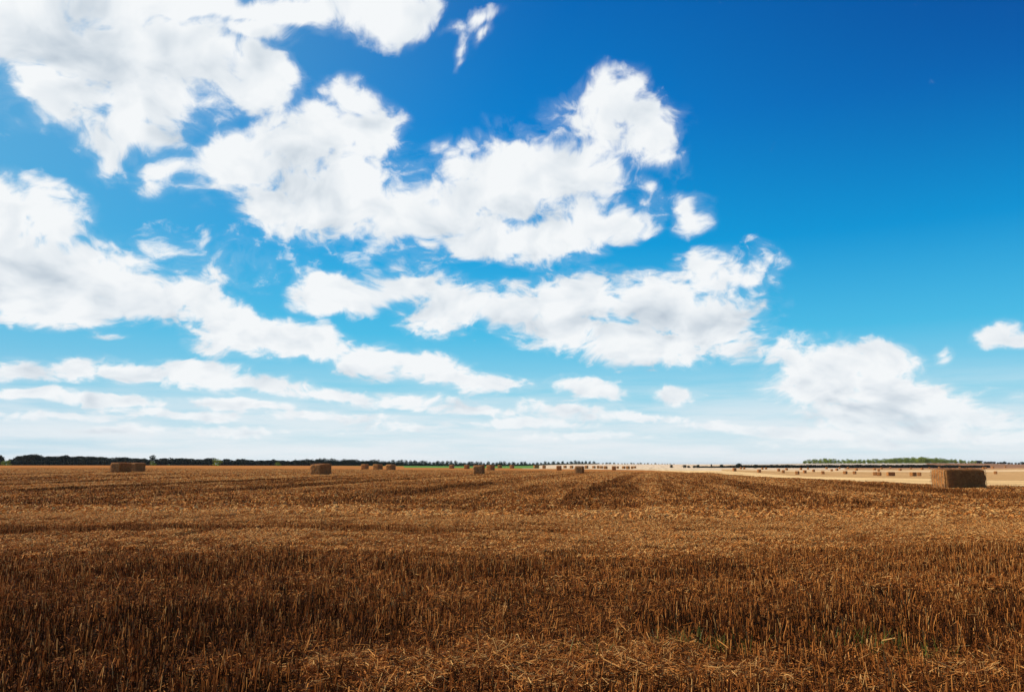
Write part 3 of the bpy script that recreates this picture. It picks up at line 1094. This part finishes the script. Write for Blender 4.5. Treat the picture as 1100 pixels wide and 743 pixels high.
bale(537.0, 502.5, 70, 'tiny bale between the wide bale and the green field, second right of the end-on bale', G1, 0, 0)
bale(550.0, 502.8, 70, 'low bale alone in front of the green field near the middle of the horizon', G1, 0, 1)
bale(600.5, 505.0, 80, 'tall-looking bale left of the end-on square bale in the middle distance', G1, 1, 3)
bale(584.5, 503.0, 80, 'small bale two places left of the end-on square bale, before the pale hill', G1, 1, 1)
bale(576.0, 502.7, 30, 'tiny dark bale beside a small one, before the pale hill', G1, 0, 2)
bale(659.5, 504.7, 80, 'bale right of the end-on square bale, tallest of the dark row before the pale hill', G1, 1, 0)
G2 = 'dark row of far bales before the pale hill'
for i, (x, y, a) in enumerate(((607, 502.6, 30), (614, 502.8, 20), (630, 503.0, 20), (638, 502.8, 15), (642.5, 502.9, 60), (646, 503.0, 30), (650.5, 503.4, 20), (663.5, 503.0, 80),
                               (670, 503.2, 10), (674.5, 503.6, 20), (679, 503.3, 60), (682, 502.6, 10))):
    bale(x, y, 60 + a * .35, 'small dark bale in the far row below the pale hill field', G2, 0, i)
G3 = 'far bales scattered over the golden field'
for i, (x, y, a) in enumerate(((789, 506, 80), (796, 503.6, 20), (799.5, 503.8, 30), (815.5, 507.3, 70), (819, 504.0, 50), (823, 503.8, 10), (836.5, 505.9, 70), (841.5, 507.8, 30), (845, 504.9, 80), (860.5, 504.4, 60),
                               (864.5, 507.9, 70), (868, 503.9, 20), (874, 506.6, 50), (888, 503.6, 70), (893.5, 505.9, 30), (899, 505.3, 70), (902, 503.4, 10), (911, 503.2, 40), (920, 505.2, 70), (939.5, 504.8, 60),
                               (944, 506.0, 20), (947, 503.6, 60), (956.5, 502.9, 10), (967, 505.3, 60), (978.5, 503.7, 20), (990.5, 504.2, 70), (998.5, 503.2, 10), (1009, 502.6, 50), (1031, 502.6, 20), (1038, 502.2, 60),
                               (1056.5, 503.7, 70), (1059, 503.2, 30), (1066.5, 502.6, 70), (1080, 502.0, 30))):
    bale(x, y, 74 + (a - 40) * .3, 'one of many tiny scattered bales on the golden field at the right', G3, 0, i)
bale(856.5, 509.3, 60, 'bale leftmost of the nearer line on the golden field', G3, 1, 0)
bale(884.0, 509.0, 72, 'second bale from the left in the nearer line on the golden field', G3, 1, 1)
bale(908.0, 509.0, 50, 'third bale from the left in the nearer line on the golden field', G3, 1, 2)
bale(918.0, 509.0, 60, 'fourth bale from the left in the nearer line on the golden field', G3, 1, 3)
bale(940.0, 510.3, 60, 'paler bale touching the left of a dark bale on the golden field', G3, 1, 0)
bale(944.5, 510.8, 60, 'dark bale touching the right of a paler bale on the golden field', G3, 1, 1)
bale(957.0, 511.0, 5, 'bale lying lengthways, widest of the nearer line on the golden field', G3, 1, 2)
bale(981.0, 511.2, 35, 'left one of the touching pair of bales just left of the largest bale', G3, 1, 3)
bale(987.5, 511.0, 60, 'right one of the touching pair of bales just left of the largest bale', G3, 1, 1)
bale(1069.5, 508.9, 55, 'dark bale on the golden field just right of the largest bale', G3, 1, 2)


# ---------------------------------------------------------------- trees
def tree_mesh(seed, h, w, mat, trunk_h=.18, nleaf=520, leaf=.34, shape='round'):
    """trunk with limbs and a crown of leaf clumps; base at z 0"""
    r = np.random.default_rng(seed)
    V, Fc, T, mi = [], [], [], []

    def tube(p0, p1, r0, r1):
        o = sum(len(v) for v in V)
        p0, p1 = np.array(p0), np.array(p1)
        vv = []
        for p, rr in ((p0, r0), (p1, r1)):
            for k in range(5):
                a = k * 2 * math.pi / 5
                vv.append(p + (math.cos(a) * rr, math.sin(a) * rr, 0))
        V.append(np.array(vv))
        T.append(np.zeros(10))
        Fc.extend([(o + k, o + (k + 1) % 5, o + 5 + (k + 1) % 5, o + 5 + k) for k in range(5)])
        mi.extend([1] * 5)
    th = h * trunk_h
    tube((0, 0, -.3), (0, 0, th * 1.5), h * .035, h * .026)
    nl = 7
    lobes = []
    for k in range(nl):
        a = k * 2.4 + r.uniform(-.4, .4)
        zz = th + (h - th) * r.uniform(.25, .8)
        rad = w / 2 * r.uniform(.25, .62)
        if shape == 'tall':
            rad *= .6
        c = np.array((math.cos(a) * rad, math.sin(a) * rad, zz))
        tube((0, 0, th * 1.2 + (zz - th) * .2), c, h * .018, h * .006)
        lobes.append((c, w * r.uniform(.24, .36), h * r.uniform(.16, .26)))
    lobes.append((np.array((0, 0, h * .78)), w * .3, h * .2))
    lobes.append((np.array((0, 0, h * .45)), w * .42, h * .26))
    if shape == 'hedge':
        lobes += [(np.array((r.uniform(-.3, .3) * w, r.uniform(-.2, .2) * w, h * .22)), w * .4, h * .24) for _ in range(4)]
    n = nleaf
    pick = r.integers(0, len(lobes), n)
    d = r.normal(0, 1, (n, 3))
    d /= np.linalg.norm(d, axis=1)[:, None]
    rad = r.uniform(.45, 1.05, n) ** .6
    cc = np.array([lobes[k][0] for k in pick])
    sz = np.array([(lobes[k][1], lobes[k][1], lobes[k][2]) for k in pick])
    P_ = cc + d * rad[:, None] * sz
    P_[:, 2] = np.clip(P_[:, 2], h * .03 if shape == 'hedge' else th * .7, h * 1.02)
    nrm = d + r.normal(0, .6, (n, 3))
    nrm /= np.linalg.norm(nrm, axis=1)[:, None]
    u = np.cross(nrm, r.normal(0, 1, (n, 3)))
    u /= np.linalg.norm(u, axis=1)[:, None]
    v = np.cross(nrm, u)
    s = (leaf * r.uniform(.5, 1.2, n))[:, None]
    quad = np.stack((P_ - u * s, P_ - v * s * .6 + nrm * s * .3, P_ + u * s, P_ + v * s * .6 + nrm * s * .25), 1).reshape(-1, 3)
    o = sum(len(v_) for v_ in V)
    V.append(quad)
    lobe_t = r.uniform(0, .55, len(lobes))
    tn = np.clip(lobe_t[pick] + r.uniform(0, .5, n), 0, 1)
    T.append(np.repeat(tn, 4))
    Fc.extend([tuple(o + 4 * k + j for j in range(4)) for k in range(n)])
    mi.extend([0] * n)
    return mesh_np('tree', np.vstack(V), np.array(Fc), [mat, mat_bark], tone=np.concatenate(T), mi=mi)


HEDGE_T = [tree_mesh(100 + k, 7.2, 8.0, mat_dark, .10, 900, .55, 'hedge') for k in range(6)]
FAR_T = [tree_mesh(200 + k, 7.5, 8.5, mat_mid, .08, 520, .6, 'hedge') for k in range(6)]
WOOD_T = [tree_mesh(300 + k, 7.5, 7.5, mat_wood, .06, 620, .5, 'hedge') for k in range(6)]


def tree(lib, k, px, d, h, label, group, w=1.0, dz=0.0, name='tree'):
    p = at(px, d)
    s = h / 7.5
    o = link(name, lib[k % len(lib)], loc=(p.x, p.y, p.z + dz), rz=random.uniform(0, 6.28), label=label, category='tree', group=group)
    o.scale = (s * w, s * w, s)
    return o


def interp(tab, x):
    return float(np.interp(x, [a for a, _ in tab], [b for _, b in tab]))


# the dark boundary trees at the left: top edge of the line in rows of the photograph
TOP = [(-80, 487), (0, 487.4), (13, 487.6), (17, 491), (30, 490.5), (35, 487.6), (52, 487.6), (56, 489.5), (62, 488.6), (90, 489.0), (130, 490.0), (160, 490.6), (190, 490.8), (220, 491.6), (236, 490.6), (250, 492.6), (290, 492.8), (330, 493.2)]
GAPS = (17.5, 172.5, 240.0)
G4 = 'dark trees of the line along the left edge of the field'
k = 0
x = -12.0
while x < 345:
    d = 520 + (x + 90) * .25 + random.uniform(-6, 6)
    gap = min(abs(x - g) for g in GAPS)
    if gap < 3.2:
        x += 1.6
        continue
    top = interp(TOP, x) + random.uniform(-.5, .9) + (0.3 if x > 130 else 0)
    p = at(x, d)
    h = (H - (top - HOR) / F * d * 1.0) - p.z
    if gap < 6.5:
        h *= .8
    lab = 'dark leafy tree in the dense line along the left field edge'
    if abs(x - 45) < 2.5:
        lab = 'flat-topped dark tree, tallest block near the left end of the tree line'
    tree(HEDGE_T, k, x, d, h, lab, G4, w=.62 if gap < 6.5 else random.uniform(1.0, 1.3))
    if random.random() < .22 and gap > 8:
        tree(HEDGE_T, k + 3, x + 2, d + 14, h * random.uniform(.7, .95), 'dark leafy tree in the dense line along the left field edge', G4)
    k += 1
    x += random.uniform(4.2, 6.0)
for gx, hh, ww, lab in ((17.5, 3.3, 1.9, 'bright green bush glowing in the leftmost gap of the dark tree line'), (172.5, 3.0, 1.3, 'bright green bush under the bluish tree in the second gap of the dark line'),
                       (240.0, 4.6, 1.2, 'pointed bright green bush in the third gap of the dark tree line'), (304.0, 2.4, 1.8, 'small pale green bush low in the dark line, last of the bright ones')):
    p = at(gx, 500)
    o = link('bush', WOOD_T[int(gx) % 6], loc=p, rz=gx, label=lab, category='bush', group='bright green bushes in gaps of the tree line')
    o.scale = (hh / 7.5 * ww, hh / 7.5 * ww, hh / 7.5)
tree(FAR_T, 2, 172.5, 640, 8.3, 'bluish round-topped tree standing in the gap of the left tree line', 'trees seen through the gaps', w=.7)

# farther, bluer trees towards the middle
G5 = 'distant trees between the dark line and the middle of the horizon'
TOP2 = [(325, 492.6), (345, 491.8), (355, 491.6), (375, 493), (400, 493.4), (440, 494.0), (470, 494.8), (500, 495.2), (530, 495.6), (560, 496), (600, 495), (612, 494.4), (632, 494.2), (640, 496)]
x = 322.0
k = 0
while x < 640:
    d = float(np.interp(x, [320, 430, 560, 600, 640], [640, 800, 960, 1300, 1430])) + random.uniform(-12, 12)
    p = at(x, d)
    top = interp(TOP2, x) + random.uniform(-.6, 1.2)
    h = (H - (top - HOR) / F * d) - p.z
    tree(FAR_T, k, x, d, max(h, 2.5), 'small bluish green tree in the far line beyond the green field' if x > 436 else 'small bluish green tree beyond the far end of the dark line', G5, w=random.uniform(.7, 1.15))
    k += 1
    x += random.uniform(3.4, 5.0)
# a lower line of dark growth in front of them, running on from the dark line
x = 335.0
while x < 436:
    d = float(np.interp(x, [335, 436], [620, 720])) + random.uniform(-5, 5)
    h = float(np.interp(x, [335, 380, 436], [5.6, 4.6, 3.2])) * random.uniform(.8, 1.1)
    tree(HEDGE_T, k, x, d, h, 'low dark tree where the dark line thins out towards the middle', G4, w=1.2)
    k += 1
    x += random.uniform(3.5, 5)
# crest of the pale hill
G6 = 'thin row of trees on the crest of the pale hill'
x = 641.0
while x < 722:
    p = at(x, 1500)
    h = float(np.interp(x, [640, 652, 690, 722], [4.0, 2.6, 2.4, 1.4])) * random.uniform(.6, 1.25)
    tree(FAR_T, k, x, 1500 + random.uniform(-8, 8), h, 'very small dark tree on the crest of the pale hill', G6, w=1.6)
    k += 1
    x += random.uniform(2.6, 4.6)

# bushes before the pale hill
G7 = 'bushes at the foot of the pale hill'
for i, (bx, h, w, lab) in enumerate(((717.5, 2.2, 1.0, 'brownish bush alone at the foot of the pale hill, leftmost of the bushes'), (731.5, 2.3, 1.3, 'dark rounded bush left of a twin bush on the field edge'), (735.5, 1.6, 1.5, 'low dark bush between two taller ones on the field edge'),
                                     (742, 2.0, 1.4, 'dark bush right of the low one on the field edge'), (745.5, 2.5, 1.1, 'dark pointed bush at the right end of the bush group'), (759.5, 2.9, .35, 'thin upright shrub like a post between bushes and hedge'),
                                     (770.5, 2.6, 1.1, 'dark bush at the left start of the long hedge'), (788.5, 3.8, 1.1, 'dark tree rising from the left end of the long hedge'), (805.5, 2.8, 1.2, 'low dark tree rising from the hedge, second from its left end'))):
    d = 610
    p = at(bx, d)
    o = link('bush', HEDGE_T[i % 6], loc=p, rz=i * 1.3, label=lab, category='bush', group=G7)
    o.scale = (h / 7.2 * w, h / 7.2 * w, h / 7.2)


# long low growth: one ribbon of leaf clumps along a line given by (column, distance) pairs
def hedge(name, n, line, heights, mat, label, thick=1.2, seed=77, gaps=()):
    r = np.random.default_rng(seed)
    px = r.uniform(line[0][0], line[-1][0], n)
    for g_ in gaps:
        px = px[np.abs(px - g_) > 2.4]
    n = len(px)
    d = np.interp(px, [a for a, _ in line], [b for _, b in line]) + r.normal(0, thick, n)
    X = (px - 550) / F / math.cos(PITCH) * d
    hgt = np.interp(px, [a for a, _ in heights], [b for _, b in heights]) * (0.7 + .5 * vnoise(px * .35, px * 0, 5))
    hgt = hgt * .5 + .5 * np.interp(px, [a for a, _ in heights], [b for _, b in heights])
    Z = terrain(X, d)
    P_ = np.stack((X, d, Z + hgt * r.uniform(0, 1, n) ** .8), 1)
    u = r.normal(0, 1, (n, 3))
    u /= np.linalg.norm(u, axis=1)[:, None]
    v = np.cross(u, r.normal(0, 1, (n, 3)))
    v /= np.linalg.norm(v, axis=1)[:, None]
    s = r.uniform(.3, .7, n)[:, None]
    V = np.stack((P_ - u * s, P_ - v * s, P_ + u * s, P_ + v * s), 1).reshape(-1, 3)
    me = mesh_np(name, V, np.arange(4 * n).reshape(-1, 4), [mat], tone=np.repeat(r.uniform(0, 1, n), 4))
    link(name, me, label=label, category=name)


hedge('hedge', 15000, [(746, 625), (800, 660), (900, 690), (1052, 690)], [(746, .9), (762, .9), (785, 1.6), (820, 2.1), (900, 2.4), (985, 2.4), (1052, 1.6)], mat_dark,
      'long low dark hedge between the golden bale field and the hill with the wood')
hedge('undergrowth', 16000, [(-25, 522), (345, 622)], [(-25, 3.2), (200, 3.6), (345, 3.2)], mat_dark, 'dark undergrowth filling the foot of the tree line at the left', 2.0, 5, GAPS)
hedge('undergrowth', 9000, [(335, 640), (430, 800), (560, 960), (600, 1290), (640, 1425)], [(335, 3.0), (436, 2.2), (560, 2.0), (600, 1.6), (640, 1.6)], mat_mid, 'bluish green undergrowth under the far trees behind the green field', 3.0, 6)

# the sunny wood on the right hill
G8 = 'trees of the sunny green wood on the hill'
TOPW = [(857, 494.5), (866, 492.6), (880, 492.2), (905, 493.0), (930, 492.6), (960, 491.2), (985, 490.4), (1000, 492.0), (1020, 493.6), (1040, 494.6), (1054, 496.0)]
for row, (dd, n0, lift) in enumerate(((985, 5.4, 1.2), (1008, 4.2, 0.0))):
    x = 857.0 + row * 1.5
    while x < 1052:
        d = dd + random.uniform(-6, 6)
        p = at(x, d)
        top = interp(TOPW, x) + lift + random.uniform(-.7, .9)
        h = (H - (top - HOR) / F * d) - p.z
        if h > 1.5:
            tree(WOOD_T, k, x, d, h, 'leafy sunlit green tree in the wood on the right hill', G8, w=random.uniform(.95, 1.35))
        k += 1
        x += n0 + random.uniform(-1, 1)
G9 = 'small dark trees on the hill line at the right edge'
x = 1040.0
while x < 1108:
    d = 1000
    p = at(x, d)
    h = float(np.interp(x, [1040, 1060, 1068, 1078, 1085, 1120, 1180], [4, 2.2, 3.4, 1.5, 3.2, 4.2, 5])) * random.uniform(.7, 1.1)
    tree(HEDGE_T, k, x, d, h, 'small dark tree on the brown hill line at the right', G9, w=1.5)
    k += 1
    x += random.uniform(2.5, 5)


# ---------------------------------------------------------------- the air over the land
def haze():
    x, y0, y1, z0, z1 = 9500, -9000, 14000, -6.0, 24.0
    V = np.array([(sx * x, sy, sz) for sz in (z0, z1) for sy in (y0, y1) for sx in (-1, 1)], float)
    f = np.array([(0, 2, 3, 1), (4, 5, 7, 6), (0, 1, 5, 4), (2, 6, 7, 3), (0, 4, 6, 2), (1, 3, 7, 5)])
    m, t = new_mat('thin_haze')
    v = t.node('ShaderNodeVolumePrincipled')
    v.inputs['Color'].default_value = (0.80, 0.88, 0.95, 1)
    v.inputs['Density'].default_value = 0.000035
    v.inputs['Anisotropy'].default_value = 0.2
    out = t.node('ShaderNodeOutputMaterial')
    t.l.new(v.outputs[0], out.inputs['Volume'])
    link('haze', mesh_np('haze', V, f, [m]), kind='stuff', label='thin pale summer haze over the fields', category='haze')


haze()
